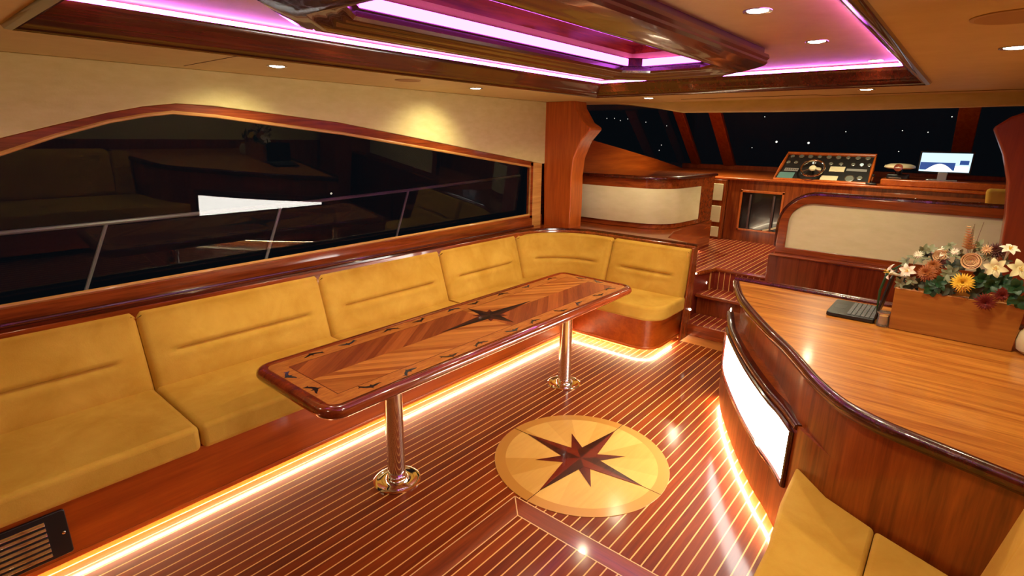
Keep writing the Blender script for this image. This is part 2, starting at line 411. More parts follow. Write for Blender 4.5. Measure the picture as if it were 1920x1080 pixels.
# pilothouse side wall and windows
sw = [(4.3, .55), (8.2, .55), (8.2, 1.13), (7.3, 1.285), (6.6, 1.40), (5.62, 1.545), (5.0, 1.635), (4.3, 1.74)]
tag(MB().px(sw, -3.24, -3.17).build('wall_pilothouse', M['cherry_y'], bevel=.01), kind='structure')
tag(MB().add([(-3.2, 4.3, 1.70), (-3.2, 7.9, 1.15), (-3.2, 7.9, 2.05), (-3.2, 4.3, 2.05)], [(0, 1, 2, 3)]).build('window_2', M['glass']), kind='structure')
wy = lambda z: 7.85-(z-1.30)*1.15
def wpane(name, x0, x1):
    tag(MB().add([(x0, wy(1.25), 1.25), (x1, wy(1.25), 1.25), (x1, wy(2.05), 2.05), (x0, wy(2.05), 2.05)], [(0, 1, 2, 3)]).build(name, M['glass']), kind='structure')
wpane('window_3', -3.2, -2.62); wpane('window_4', -2.62, -.16); wpane('window_5', -.16, 1.2)
def mullion(name, x, w):
    tag(MB().obox((x, wy(1.62), 1.62), ((1, 0, 0), (0, -1.15, 1), (0, 1, 1.15)), (w, .62, .03)).build(name, M['cherry'], bevel=.008), kind='structure')
mullion('trim_8', -3.10, .065); mullion('trim_9', -2.62, .078); mullion('trim_10', -.13, .085)
tag(MB().box(-3.3, 1.2, 7.82, 7.95, .55, 1.30).build('wall_fore', M['cherry']), kind='structure')

# small step lights etc. later; steps
st = thing('companion_steps', 'two varnished wooden steps with striped treads up to the helm level', 'steps', (-1.35, 4.15, 0))
SX0, SX1 = -1.625, -.9
MB().box(SX0, SX1, 4.165, 4.43, .0, .165).build('riser', wood('pale_riser', lin(160, 100, 44), lin(188, 124, 60), 0, .3, .5), st)
MB().box(SX0, SX1, 4.45, 4.69, .0, .35).build('riser', M['mahogany'], st)
MB().box(SX0-.005, SX1, 4.15, 4.45, .155, .18).build('tread', M['planks_small'], st, bevel=.006)
MB().box(SX0-.005, SX1, 4.41, 4.69, .34, .365).build('tread', M['planks_small'], st, bevel=.006)
MB().box(SX0-.006, SX1, 4.143, 4.162, .075, .176).build('nosing', M['mahogany_x'], st, bevel=.006)
MB().box(SX0-.006, SX1, 4.403, 4.42, .335, .364).build('nosing', M['mahogany_x'], st, bevel=.006)

def lamp_dot(name, label, loc, axis, r=.012, group=None):
    t = thing(name, label, 'light', loc, group)
    MB().lathe([(r*1.5, -.002), (r*1.5, .003), (r, .005)], loc, 16, axis).build('bezel', M['steel'], t)
    MB().lathe([(r, .0035), (r, .006), (r*.5, .009), (0, .0095)], loc, 16, axis).build('lens', M['spark'], t)
    return t
lamp_dot('step_light', 'tiny round lamp on the wooden riser just below the helm floor', (-1.60, 4.585, .43), (-.97, -.24, 0))
lamp_dot('step_light', 'tiny round lamp at the foot of the settee end beside the steps', (-1.56, 4.14, .30), (.3, -1, 0), .009)

# ------------------------------------------------------------------ medallion
md = thing('floor_medallion', 'round pale wood medallion with dark eight-pointed compass star inlaid in floor', 'medallion', (-1.31, 2.15, 0))
MCX, MCY = -1.31, 2.15
MB().prism([(MCX+.458*math.cos(2*PI*i/72), MCY+.458*math.sin(2*PI*i/72)) for i in range(72)], .0002, .0022).build('disc', M['medallion'], md, bevel=.001)
def star(cx, cy, z, long_y, long_x, short, w, sw, da, db, sa, sb, parent, name='compass_star', za=.001):
    s = MB(); da_m = [da, db, sa, sb]
    def ray_(ang, L, w_, mi):
        d = Vector((math.cos(ang), math.sin(ang))); p = Vector((-d.y, d.x)); c0 = Vector((cx, cy))
        for sgn, k in ((1, mi), (-1, mi+1)):
            tip = c0+d*L; side = c0+d*w_+p*w_*sgn
            s.cm = k; zz = z+(za if mi == 2 else za*1.8)
            s.add([(*c0, zz), (*tip, zz), (*side, zz)], [(0, 1, 2)])
    for i in range(4): ray_(PI/4+i*PI/2, short, sw, 2)
    for i in range(4): ray_(i*PI/2, (long_x if i % 2 == 0 else long_y), w, 0)
    return s.build(name, da_m, parent)
A1 = plain('ebony_inlay', lin(46, 14, 10), .25, 0, .8); A2 = plain('rosewood_inlay', lin(98, 26, 12), .25, 0, .8)
A3 = plain('dark_rosewood_inlay', lin(84, 20, 14), .25, 0, .8); A4 = plain('plum_inlay', lin(66, 16, 14), .25, 0, .8)
star(MCX, MCY, .0022, .37, .37, .245, .055, .042, A1, A2, A3, A4, md)
for a in range(4):
    ln_ = MB()
    d = Vector((math.cos(a*PI/2), math.sin(a*PI/2), 0)); p = Vector((-d.y, d.x, 0))
    ln_.obox(Vector((MCX, MCY, .0026))+d*.41, (d, p, (0, 0, 1)), (.047, .0015, .0004)); ln_.build('inlay_line', A1, md)

# ------------------------------------------------------------------ port settee
se = thing('corner_settee', 'long L-shaped built-in settee in mustard suede below the arched window', 'sofa', (-2.7, 1.8, 0))
cor = arc((-1.80, 3.79), .17, -90, 0, 6)
body = [(-2.99, -1.5), (-2.375, -1.5), (-2.375, 3.62)]+cor+[(-1.63, 4.14), (-2.5, 4.14)]+arc((-2.48, 3.63), .51, 92, 178, 6)
MB().prism(body, .055, .315).build('base', wood('orange_cherry_base', lin(150, 60, 10), lin(186, 86, 20), 1, .3, .4, .6, cr=.15), se, bevel=.006)
plinth = [(-2.99, -1.5), (-2.50, -1.5), (-2.50, 3.72), (-1.84, 3.72), (-1.74, 3.83), (-1.74, 4.13), (-2.99, 4.13)]
MB().prism(plinth, .001, .056).build('plinth', M['yellow_wood'], se)
lp = [(-2.425, -1.5), (-2.425, 3.665)]+arc((-1.81, 3.80), .13, -90, 0, 6)+[(-1.68, 4.10)]
MB().sweep(lp, [(0, .0515), (0, .0545), (.014, .0545), (.014, .0515)], closed=False).build('light_strip', M['led_warm'], se)
MB().sweep([(-2.375, -1.5), (-2.375, 3.62)]+cor+[(-1.63, 4.12)], [(-.004, .056), (-.004, .078), (.004, .078), (.007, .067), (.004, .056)], closed=False).build('edge_moulding', M['cherry_y'], se)

def seat_cushion(poly, parent, z0=.312, z1=.43, bv=.024):
    s = MB().prism(poly, z0, z1); o = s.build('seat_cushion', M['suede'], parent, bevel=bv, seg=4, ang=80)
    return o
SFX = -2.335
ys = [-1.45, -.25, .705, 1.685, 2.70]
for a, b in zip(ys[:-1], ys[1:]): seat_cushion([(-2.90, a+.003), (SFX, a+.003), (SFX, b-.003), (-2.90, b-.003)], se)
seat_cushion([(-2.90, 2.703), (SFX, 2.703), (SFX, 3.56), (-2.34, 3.565), (-2.34, 4.02), (-2.52, 4.02)]+arc((-2.5, 3.62), .40, 92, 178, 6), se)
seat_cushion([(-2.334, 3.565)]+arc((-1.74, 3.735), .17, -90, 0, 6)+[(-1.57, 4.05), (-2.334, 4.05)], se)

# back cushions follow a path; profile leans back
def back_path(s):      # s in metres from y=-1.5 along crease, returns point, outward normal
    L1 = 3.55+1.5
    Rr = .42; c0 = (-2.87+Rr, 3.55)
    La = Rr*PI/2
    if s <= L1: return (-2.87, -1.5+s), (-1, 0)
    if s <= L1+La:
        a = PI-(s-L1)/Rr; return (c0[0]+Rr*math.cos(a), c0[1]+Rr*math.sin(a)), (math.cos(a), math.sin(a))
    d = s-L1-La; return (c0[0]+d, 3.55+Rr+.0), (0, 1)
def s_of_y(y): return y+1.5
def sm(x): x = max(0, min(1, x)); return x*x*(3-2*x)
def back_cushion(s0, s1, parent, endw=.012):
    mb = MB(); ns = max(24, int((s1-s0)/.02)); Lw = s1-s0
    ZB, ZT, LEAN, TH = .40, .80, .115, .10
    base = []
    # closed loop: front from bottom to top, over the top, down the back
    K = 26
    for i in range(K+1): base.append(('f', i/K))
    for i in range(1, 7): base.append(('t', i/6))
    for i in range(1, 4): base.append(('b', i/3))
    k = len(base); vs = []; fs = []
    for i in range(ns+1):
        s = s0+Lw*i/ns; e = min(s-s0, s1-s)
        rnd = .022*(1-math.sqrt(max(0, 1-(1-min(1, e/.022))**2)))
        win = sm((e-.07)/.10)
        s2 = s
        (px_, py_), (nx, ny) = back_path(s2)
        for kind, t in base:
            if kind == 'f':
                z = ZB+(ZT-.025-ZB)*t
                n_ = LEAN*t - .016*math.sin(PI*min(1, t*1.0))*sm(e/.12) + rnd
                g = math.exp(-((t-.50)/.018)**2)*.022*win
                n_ += g
                n_ -= .006*win*(math.exp(-((t-.42)/.05)**2)+math.exp(-((t-.58)/.05)**2))
            elif kind == 't':
                a = PI/2*t; z = ZT-.025+.025*math.sin(a*1.0)-rnd*.8; n_ = LEAN+rnd*.5+(.03)*(1-math.cos(a))
                if t > .99: n_ = LEAN+.05
            else:
                z = ZT-(ZT-ZB)*t; n_ = LEAN*(1-t)+.07-rnd*.3
            vs.append((px_+nx*n_, py_+ny*n_, z))
    for i in range(ns):
        for t in range(k):
            u = (t+1) % k; fs.append((i*k+t, (i+1)*k+t, (i+1)*k+u, i*k+u))
    fs += [tuple(range(k)), tuple(ns*k+t for t in range(k))[::-1]]
    mb.add(vs, fs); return mb.build('back_cushion', M['suede'], parent, ang=70)
La = .42*PI/2
sv = [s_of_y(-1.45), s_of_y(-.25), s_of_y(.705), s_of_y(1.685), s_of_y(2.70), s_of_y(3.60), 5.05+La+.16, 5.05+La+.87]
for a, b in zip(sv[:-1], sv[1:]): back_cushion(a+.002, b-.002, se)
# end board of the short leg
MB().px([(4.0, .06), (4.17, .06), (4.17, .815), (4.09, .815)], -1.578, -1.562).build('end_board', M['mahogany'], se, bevel=.004)
tag(MB().sweep([(-3.0, -1.5), (-3.0, 3.62)]+arc((-2.48, 3.64), .51, 178, 92, 10)+[(-1.57, 4.155)], [(.0, .822), (.0, .835), (-.012, .84), (-.03, .835), (-.03, .822)], closed=False).build('trim_11', M['dark_mahogany']), kind='structure')

# ventilation grille in the settee base
vg = thing('vent_grille', 'black louvred vent grille set in the orange settee base', 'vent', (-2.375, 0.0, .18))
MB().prism(rrect(-.35, .222, .095, .285, .01), -2.374, -2.362, lambda u, v, w: (w, u, v)).build('frame', M['black'], vg, bevel=.003)
for i in range(7):
    z = .122+i*.0225
    MB().obox((-2.357, -.085, z), ((0, 1, 0), (1, 0, -.8), (.8, 0, 1)), (.245, .007, .0028)).build('slat', M['chrome'], vg, bevel=.001)
for y in (.205, -.335):
    MB().lathe([(.006, 0), (.006, .002), (.003, .004), (0, .004)], (-2.362, y, .19), 12, (1, 0, 0)).build('screw', M['chrome'], vg)

# ------------------------------------------------------------------ table
TX, TY, TZ = -1.885, 2.03, .69
tb = thing('saloon_table', 'long varnished inlaid table with compass star on two chrome pedestals', 'table', (TX, TY, 0))
out = rrect(TX-.305, TX+.305, TY-1.15, TY+1.15, .085, 8)
def shr(p, d): return [(x-(d if x > TX else -d), y-(d if y > TY else -d)) for x, y in p]
top = MB().prism(rrect(TX-.275, TX+.275, TY-1.12, TY+1.12, .06, 8), TZ-.045, TZ)
to = top.build('tabletop', M['tabletop'], tb)
# tabletop material uses object space centred on the table
MB().sweep(out, [(-.045, TZ-.045), (-.045, TZ+.001), (-.030, TZ+.006), (-.012, TZ+.004), (.0, TZ-.006), (.004, TZ-.022), (-.002, TZ-.036), (-.014, TZ-.046)]).build('edge_moulding', wood('table_edge_varnish', lin(98, 34, 12), lin(150, 62, 24), 1, .18, 1, cr=.04), tb, ang=60)
ED = [plain('table_ebony', lin(34, 18, 16), .3, 0, .6), plain('table_ebony_light', lin(70, 34, 20), .3, 0, .6), plain('table_red', lin(110, 34, 18), .3, 0, .6), plain('table_red_dark', lin(80, 24, 16), .3, 0, .6)]
star(TX-.012, TY+.045, TZ, .37, .175, .10, .036, .03, *ED, tb, 'compass_star', .0008)
# leaping dolphin inlays
dol = [(-.5, .02), (-.36, .05), (-.22, .14), (-.05, .2), (.0, .33), (.07, .2), (.2, .14), (.34, .03), (.42, -.08), (.55, -.06), (.46, -.16), (.47, -.3), (.36, -.18), (.2, -.03), (.05, .02), (-.02, -.12), (-.09, .02), (-.25, -.02), (-.4, -.03)]
IN = [(-1.985, .955, 100), (-1.80, .95, 80), (-1.665, 1.12, 170), (-1.655, 1.31, 190), (-1.652, 1.54, 175), (-1.65, 1.74, 170), (-1.652, 1.985, 185), (-1.655, 2.17, 175), (-1.655, 2.42, 165), (-1.655, 2.60, 190), (-1.66, 2.84, 175), (-1.68, 3.01, 150), (-1.83, 3.11, 90), (-1.98, 3.11, 270),
      (-2.115, 1.13, 10), (-2.118, 1.31, 350), (-2.118, 1.56, 5), (-2.12, 1.75, 0), (-2.12, 2.0, 10), (-2.12, 2.17, 350), (-2.12, 2.43, 5), (-2.12, 2.67, 0), (-2.12, 2.95, 5)]
for i, (x, y, a) in enumerate(IN):
    s = MB(); a = R(a+90); L = .085; fl = -1 if i % 2 else 1
    pts = [(x+(u*math.cos(a)-v*fl*math.sin(a))*L, y+(u*math.sin(a)+v*fl*math.cos(a))*L*1.1) for u, v in dol]
    s.prism(pts, TZ+.0002, TZ+.0009); s.build('dolphin_inlay', ED[0] if i % 3 else plain('slate_inlay', lin(40, 50, 58), .3, 0, .6), tb)
for y in (1.392, 2.836):
    lg = MB().lathe([(.043, .012), (.043, .50), (.046, .51), (.046, .645)], (-1.895, y, 0), 36).build('leg', M['chrome'], tb)
    MB().lathe([(.113, .0005), (.115, .006), (.108, .010), (.098, .011), (.094, .008), (.060, .010), (.055, .022), (.044, .03)], (-1.895, y, 0), 48).build('floor_flange', M['chrome'], lg, ang=60)
    if y < 2:
        MB().tube([(-1.94, y-.02, .50), (-1.975, y-.035, .50)], .008, 10).build('knob_stem', M['chrome'], lg)
        MB().lathe([(.0, 0), (.016, .0), (.02, .008), (.016, .022), (0, .026)], (-1.972, y-.034, .50), 16, (-1, -.4, 0)).build('clamp_knob', M['black'], lg)
# tiny stoppers at the table's near corner left out

# ------------------------------------------------------------------ bar counter
ba = thing('bar_counter', 'curved varnished bar counter with glowing white panel in its side', 'bar counter', (-.2, 2.7, 0))
CB = catmull([(-1.035, 3.42), (-.955, 3.2), (-.875, 3.02), (-.69, 2.68), (-.525, 2.42), (-.42, 2.28), (-.325, 2.13)], 6)   # lower front
TE = catmull([(-1.01, 3.40), (-.99, 3.33), (-.87, 3.04), (-.735, 2.80), (-.585, 2.56), (-.465, 2.385), (-.372, 2.23), (-.297, 2.107), (-.19, 1.975), (-.07, 1.90), (.06, 1.855), (.25, 1.795), (.66, 1.66)], 5)
aft = [(-.19, 1.99), (-.05, 1.925), (.20, 1.835), (.66, 1.68)]
low = CB+aft+[(.66, 3.40), (-1.03, 3.44)]
bz0 = wood('bar_front_veneer', lin(108, 42, 8), lin(164, 80, 22), 2, .3, .4, .8, cr=.15)
zt = .575
lo = MB().prism(low[::-1], .055, zt).build('lower_body', bz0, ba)
ins = lambda y: max(0, min(1, (y-2.2)/.35))
inn = [(x+.045*ins(y), y+.03*ins(y)) for x, y in TE if y > 2.16]
upm = MB().prism((inn+[(-.30, 2.13)]+aft[:-1]+[(.66, 1.68), (.66, 3.38), (-.95, 3.38)])[::-1], zt, .765).build('upper_body', bz0, ba)
MB().prism([(x+.07, y+.03) for x, y in CB]+[(x, y+.06) for x, y in aft]+[(.66, 3.38), (-.95, 3.38)], .001, .056).build('plinth', M['yellow_wood'], ba)
CBR = CB[::-1]
# strip light under the curved front (travel so the strip sits inside the edge)
MB().sweep([(x, y) for x, y in CB[3:]], [(-.020, .050), (-.020, .0545), (-.006, .0545), (-.006, .050)], closed=False).build('light_strip', M['led_warm'], ba)
# top
topo = MB().prism((TE+[(.66, 3.395)])[::-1], .765, .80).build('countertop', M['teak'], ba)
full = TE+[(.66, 3.395)]
MB().sweep(TE, [(-.022, .762), (-.022, .802), (-.012, .808), (.002, .806), (.012, .796), (.014, .78), (.006, .766), (-.004, .755)], closed=False).build('edge_moulding', M['dark_mahogany'], ba, ang=60)
MB().sweep([(.66, 3.395), (-1.01, 3.395)], [(-.024, .79), (-.024, .812), (-.016, .822), (-.004, .824), (.008, .818), (.012, .80), (.012, .74)], closed=False).build('rear_rim', M['dark_mahogany'], ba, ang=60)
# light panel and its frame on the curved side
def on_front(s):
    i = min(int(s), len(CB)-2); t = s-i; a = Vector(CB[i]); b = Vector(CB[i+1]); return a+(b-a)*t
K = len(CB)-1
s0, s1 = 5.0, K-2.0
lpn = MB(); vs = []; fs = []; NN = 40
for i in range(NN+1):
    s = s0+(s1-s0)*i/NN; p = on_front(s); d = (on_front(min(K, s+.3))-on_front(max(0, s-.3))).normalized(); nrm = Vector((d.y, -d.x))
    q = p+nrm*.004
    for z in (.292, .522): vs.append((q.x, q.y, z))
for i in range(NN): fs.append((2*i, 2*i+2, 2*i+3, 2*i+1))
lpn.add(vs, fs); lpn.build('light_panel', M['panel_light'], ba)
fm = MB()
top_pts = []; bot = []
for i in range(NN+1):
    s = s0+(s1-s0)*i/NN; p = on_front(s); d = (on_front(min(K, s+.3))-on_front(max(0, s-.3))).normalized(); nrm = Vector((d.y, -d.x)); q = p+nrm*.006
    top_pts.append((q.x, q.y, .535)); bot.append((q.x, q.y, .284))
fm.tube(top_pts+bot[::-1], .012, 8, closed=True); fm.build('panel_frame', M['dark_mahogany'], ba)
# rail moulding along the top edge of the lower body
MB().sweep(CB[:int(s1)+2], [(-.03, zt-.012), (-.03, zt+.004), (.0, zt+.008), (.010, zt+.002), (.012, zt-.010), (.004, zt-.018)], closed=False).build('rail_moulding', M['dark_mahogany'], ba, ang=60)
lamp_dot('bar_lamp', 'tiny round lamp on the tip of the curved bar counter', (-.99, 3.33, .62), (-.9, -.4, 0))

# ------------------------------------------------------------------ aft settee (bottom right)
s2 = thing('bar_settee', 'mustard suede settee against the near side of the bar counter', 'sofa', (0, 1.4, 0))
pb = [(-.24, -.8), (.68, -.8), (.68, 1.68), (.2, 1.82), (-.05, 1.905), (-.2, 1.98), (-.30, 2.08), (-.30, 1.95), (-.25, 1.7)]
MB().prism(pb, .055, .30).build('base', M['cherry_y'], s2, bevel=.005)
seat_cushion([(-.26, .4), (-.025, .4), (-.025, 1.903), (-.18, 1.985), (-.310, 2.12), (-.30, 1.85), (-.272, 1.6)], s2, .30, .425, .014)
seat_cushion([(-.023, .4), (.30, .4), (.30, 1.78), (.2, 1.81), (-.023, 1.90)], s2, .30, .425, .014)
def slab(mb, x0, x1, y0, y1, z0, z1, lean):
    mb.add([(x0, y0, z0), (x1, y0, z0), (x1, y1, z0), (x0, y1, z0), (x0+lean, y0, z1), (x1+lean, y0, z1), (x1+lean, y1, z1), (x0+lean, y1, z1)], [(0, 3, 2, 1), (4, 5, 6, 7), (0, 1, 5, 4), (1, 2, 6, 5), (2, 3, 7, 6), (3, 0, 4, 7)])
b2 = MB(); slab(b2, .20, .33, .55, 1.62, .42, .87, .07)
b2.build('back_cushion', M['suede'], s2, bevel=.05, seg=5, ang=80)
b3 = MB(); slab(b3, .215, .34, 1.625, 1.80, .42, .84, .07)
b3.build('back_cushion', M['suede'], s2, bevel=.03, seg=4, ang=80)
MB().px([(-.8, .30), (1.66, .30), (1.66, .74), (-.8, .74)], .46, .60).build('back_board', M['mahogany'], s2, bevel=.01)

# ------------------------------------------------------------------ laptop on the bar
lt = thing('laptop', 'small black open laptop on the bar counter beside the planter', 'laptop', (-.33, 3.12, .80))
MB().prism(rrect(-.432, -.228, 2.985, 3.27, .012, 4), .803, .822).build('base', M['black'], lt, bevel=.003)
kb = MB()
for i in range(12):
    for j in range(6):
        y = 3.005+i*.0205; x = -.345+j*.0195
        kb.box(x, x+.0155, y, y+.0165, .8215, .8245)
kb.build('keyboard', plain('laptop_keys', lin(96, 98, 100), .4), lt)
MB().box(-.415, -.365, 3.09, 3.17, .8215, .8228).build('touchpad', plain('touchpad_grey', lin(48, 50, 52), .3), lt, bevel=.001)
sc = MB().obox((-.212, 3.13, .93), ((0, 1, 0), (.14, 0, 1), (1, 0, -.14)), (.14, .105, .0045)).build('screen_lid', M['black'], lt, bevel=.003)

# ------------------------------------------------------------------ planter and flowers
pb_ = thing('planter_box', 'plain tan wooden planter box standing on the bar counter', 'planter', (.05, 3.05, .80))
bx_ = MB(); w0, w1 = .0, .008
def ring_box(mb, x0, x1, y0, y1, z0, z1, t, fl):
    o = [(x0-fl, y0-fl), (x1+fl, y0-fl), (x1+fl, y1+fl), (x0-fl, y1+fl)]; b = [(x0, y0), (x1, y0), (x1, y1), (x0, y1)]
    vs = [(x, y, z0) for x, y in b]+[(x, y, z1) for x, y in o]+[(x+(t if i in (0, 3) else -t), y+(t if i in (0, 1) else -t), z1) for i, (x, y) in enumerate(o)]+[(x+(t if i in (0, 3) else -t), y+(t if i in (0, 1) else -t), z1-.03) for i, (x, y) in enumerate(o)]
    fs = [(0, 3, 2, 1)]
    for i in range(4):
        j = (i+1) % 4; fs += [(i, j, 4+j, 4+i), (4+i, 4+j, 8+j, 8+i), (8+i, 8+j, 12+j, 12+i)]
    fs.append((12, 13, 14, 15)); mb.add(vs, fs)
ring_box(bx_, -.166, .268, 2.97, 3.13, .801, 1.0, .012, .006)
bx_.build('box', M['box_wood'], pb_, bevel=.003)

fa = thing('flower_arrangement', 'mixed bouquet of lilies and chrysanthemums filling the wooden planter', 'flowers', (.05, 3.05, .97))
FACE = Vector((-.15, -1, .35)).normalized()
def frame_of(d):
    d = Vector(d).normalized(); u = d.orthogonal().normalized(); return d, u, d.cross(u)
def petal(mb, c, d, u, w, a, L, wd, rise, curl, n=5):
    rad = u*math.cos(a)+w*math.sin(a); tan = -u*math.sin(a)+w*math.cos(a); vs = []
    for i in range(n+1):
        t = i/n; ww = wd*math.sin(PI*min(1, .12+t*.88))**.8 if t < 1 else 0
        p = c+rad*L*t*math.cos(rise)+d*(L*t*math.sin(rise)-curl*L*t*t)
        vs += [p-tan*ww*.5+d*ww*.15, p, p+tan*ww*.5+d*ww*.15]
    fs = []
    for i in range(n):
        for j in (0, 1): fs.append((3*i+j, 3*i+j+1, 3*i+4+j, 3*i+3+j))
    mb.add(vs, fs)
def mum(c, r, mat, name='chrysanthemum', d=FACE, rows=4, npet=22):
    mb = MB(); d, u, w = frame_of(d); c = Vector(c)
    for k in range(rows):
        L = r*(1-.2*k); rise = .05+.33*k
        for i in range(npet-3*k): petal(mb, c+d*r*.08*k, d, u, w, 2*PI*(i+random.random()*.5)/(npet-3*k), L*random.uniform(.9, 1.05), r*.17, rise, .12)
    return mb.build(name, mat, fa)
def lily(c, r, mat, d, name='lily'):
    mb = MB(); d, u, w = frame_of(d); c = Vector(c)
    for i in range(6): petal(mb, c, d, u, w, i*PI/3+random.random()*.2, r, r*.42, .75, .55, 7)
    mb.lathe([(.003, -r*.9), (r*.12, 0), (r*.2, r*.25)], c-d*r*.1, 8, d)
    o = mb.build(name, mat, fa)
    st_ = MB()
    for i in range(5):
        a = i*2*PI/5; st_.tube([c, c+d*r*.5+(u*math.cos(a)+w*math.sin(a))*r*.14], .0012, 4)
    st_.build('stamens', M['yellow_petal'], o); return o
def rose(c, r, mat, d=FACE, name='rose'):
    mb = MB(); d, u, w = frame_of(d); c = Vector(c)
    for k in range(7):
        q = r*(1-.14*k); o = c+d*r*.07*k+u*r*.03*(k % 2)
        mb.lathe([(q*.45, -q*.2), (q*.86, q*.15), (q*.97, q*.42), (q*1.0, q*.5), (q*.9, q*.47), (q*.82, q*.2)], o, 18, d+u*.08*math.sin(k*2)+w*.08*math.cos(k*2), False)
    return mb.build(name, mat, fa)
def leaves(cs, mat, L=.06, wd=.03, name='leaf_cluster'):
    for c, d in cs:
        mb = MB(); dd, u, w = frame_of(d); c = Vector(c)
        for i in range(6):
            petal(mb, c, dd, u, w, i*1.05+random.random()*.6, L*random.uniform(.55, 1.0), wd*random.uniform(.6, 1.0), random.uniform(.1, .9), .3)
        mb.build(name, mat, fa)
def at(px, py, y):
    d = rt2*((px-960)/FPX) - up2*((py-540)/FPX) + fw; t = y/d.y; return Vector((0, 0, CH))+d*t
mum(at(1805, 530, 2.95), .047, M['yellow_petal'], 'chrysanthemum', Vector((-.05, -1, .15)), 5, 26)
mum(at(1738, 512, 2.98), .044, M['bronze_petal'], 'chrysanthemum', Vector((-.4, -1, .3)))
mum(at(1750, 498, 3.02), .036, M['bronze_petal'])
mum(at(1848, 566, 2.94), .044, M['burgundy_petal'], 'chrysanthemum', Vector((0, -1, -.1)))
mum(at(1878, 553, 2.95), .034, M['burgundy_petal'], 'chrysanthemum', Vector((.3, -1, 0)))
mum(at(1868, 470, 3.06), .04, M['plum_petal'])
mum(at(1765, 492, 3.05), .035, M['plum_petal'])
rose(at(1820, 490, 2.99), .036, M['rose_petal'], Vector((0, -1, .3)))
rose(at(1762, 480, 3.06), .026, M['rose_petal'])
lily(at(1672, 512, 3.0), .062, M['white_petal'], Vector((-1, -.3, .25)))
lily(at(1703, 508, 2.99), .050, M['white_petal'], Vector((-.3, -1, .2)))
lily(at(1772, 474, 3.07), .045, M['white_petal'], Vector((.1, -.8, .7)))
lily(at(1868, 502, 2.98), .060, M['cream_petal'], Vector((-.2, -1, .1)))
lily(at(1892, 470, 3.03), .050, M['white_petal'], Vector((.1, -.5, .9)))
lily(at(1912, 505, 2.99), .062, M['cream_petal'], Vector((.1, -1, .3)))
sp_ = MB()
for k in range(9):
    p = at(1816, 468-k*5.2, 3.03); r = .034*(1-k*.085)
    for i in range(7): petal(sp_, p, *frame_of((0, 0, 1)), 2*PI*i/7+k*.6, r, r*.8, .35, -.1)
sp_.build('flower_spire', M['rose_petal'], fa)
leaves([(at(1757, 535, 2.96), (-.3, -1, .2)), (at(1762, 530, 2.97), (.3, -1, .4)), (at(1748, 540, 2.97), (0, -1, 0))], M['green'], .05, .032)
leaves([(at(1845, 525, 2.98), (0, -1, .3)), (at(1860, 535, 2.97), (.2, -1, 0)), (at(1900, 555, 2.96), (0, -1, 0)), (at(1880, 530, 3.0), (0, -1, .6)), (at(1905, 540, 2.97), (0, -1, .3)), (at(1915, 565, 2.95), (.1, -1, 0))], M['green'], .06, .036)
leaves([(at(1720, 485, 3.05), (0, -1, .6)), (at(1745, 470, 3.07), (0, -.6, 1)), (at(1790, 478, 3.06), (0, -1, 1)), (at(1785, 510, 3.0), (0, -1, .2)), (at(1710, 525, 2.97), (-.2, -1, 0)), (at(1775, 515, 2.99), (0, -1, .2)), (at(1840, 475, 3.08), (.3, -.5, 1)), (at(1690, 530, 2.98), (-.5, -1, 0))], M['sage'], .05, .022)
leaves([(at(1725, 530, 2.99), (0, -1, .2)), (at(1800, 500, 3.03), (0, -1, .5)), (at(1780, 540, 2.98), (0, -1, 0)), (at(1830, 550, 2.98), (0, -1, 0)), (at(1700, 540, 3.0), (-.3, -1, .3)), (at(1738, 478, 3.1), (0, -.5, 1))], plain('olive_leaf', lin(52, 52, 30), .6), .055, .028)
leaves([(at(x, y, 3.06), (random.uniform(-.4, .4), -1, random.uniform(.1, .9))) for x, y in ((1700, 492), (1730, 470), (1752, 486), (1782, 462), (1798, 476), (1836, 462), (1852, 480), (1885, 490))], M['sage'], .042, .018)
leaves([(at(x, y, 3.02), (random.uniform(-.4, .4), -1, random.uniform(0, .6))) for x, y in ((1690, 522), (1715, 535), (1785, 500), (1835, 512), (1775, 548), (1838, 540), (1870, 520))], plain('deep_green_leaf', lin(34, 46, 26), .6), .045, .02)
for x, y, rr, mt in ((1722, 478, .022, 'white_petal'), (1745, 510, .026, 'bronze_petal'), (1790, 472, .020, 'white_petal'), (1850, 468, .024, 'rose_petal'), (1785, 522, .022, 'sage'), (1902, 530, .024, 'sage')):
    mum(at(x, y, 3.0), rr, M[mt], 'small_bloom', rows=3, npet=14)
tw = MB()
for i in range(14):
    p = at(1835+random.uniform(-5, 40), 490, 3.05); q = p+Vector((random.uniform(-.02, .09), random.uniform(-.02, .02), random.uniform(.05, .1)))
    tw.tube([p, (p+q)/2+Vector((0, 0, .01)), q], .0012, 4)
for i in range(4):
    p = at(1812+i*3, 480, 3.03); tw.tube([p, p+Vector((random.uniform(-.01, .02), 0, .12+.01*i))], .0015, 4)
tw.build('dried_twigs', plain('dry_twig', lin(120, 90, 60), .7), fa)
MB().tube([at(1690, 497, 3.0), at(1665, 510, 3.0), at(1650, 545, 3.0), at(1645, 575, 3.0), at(1643, 598, 3.02)], [.004, .007, .006, .004, .003], 6).build('trailing_stem', M['green'], fa)

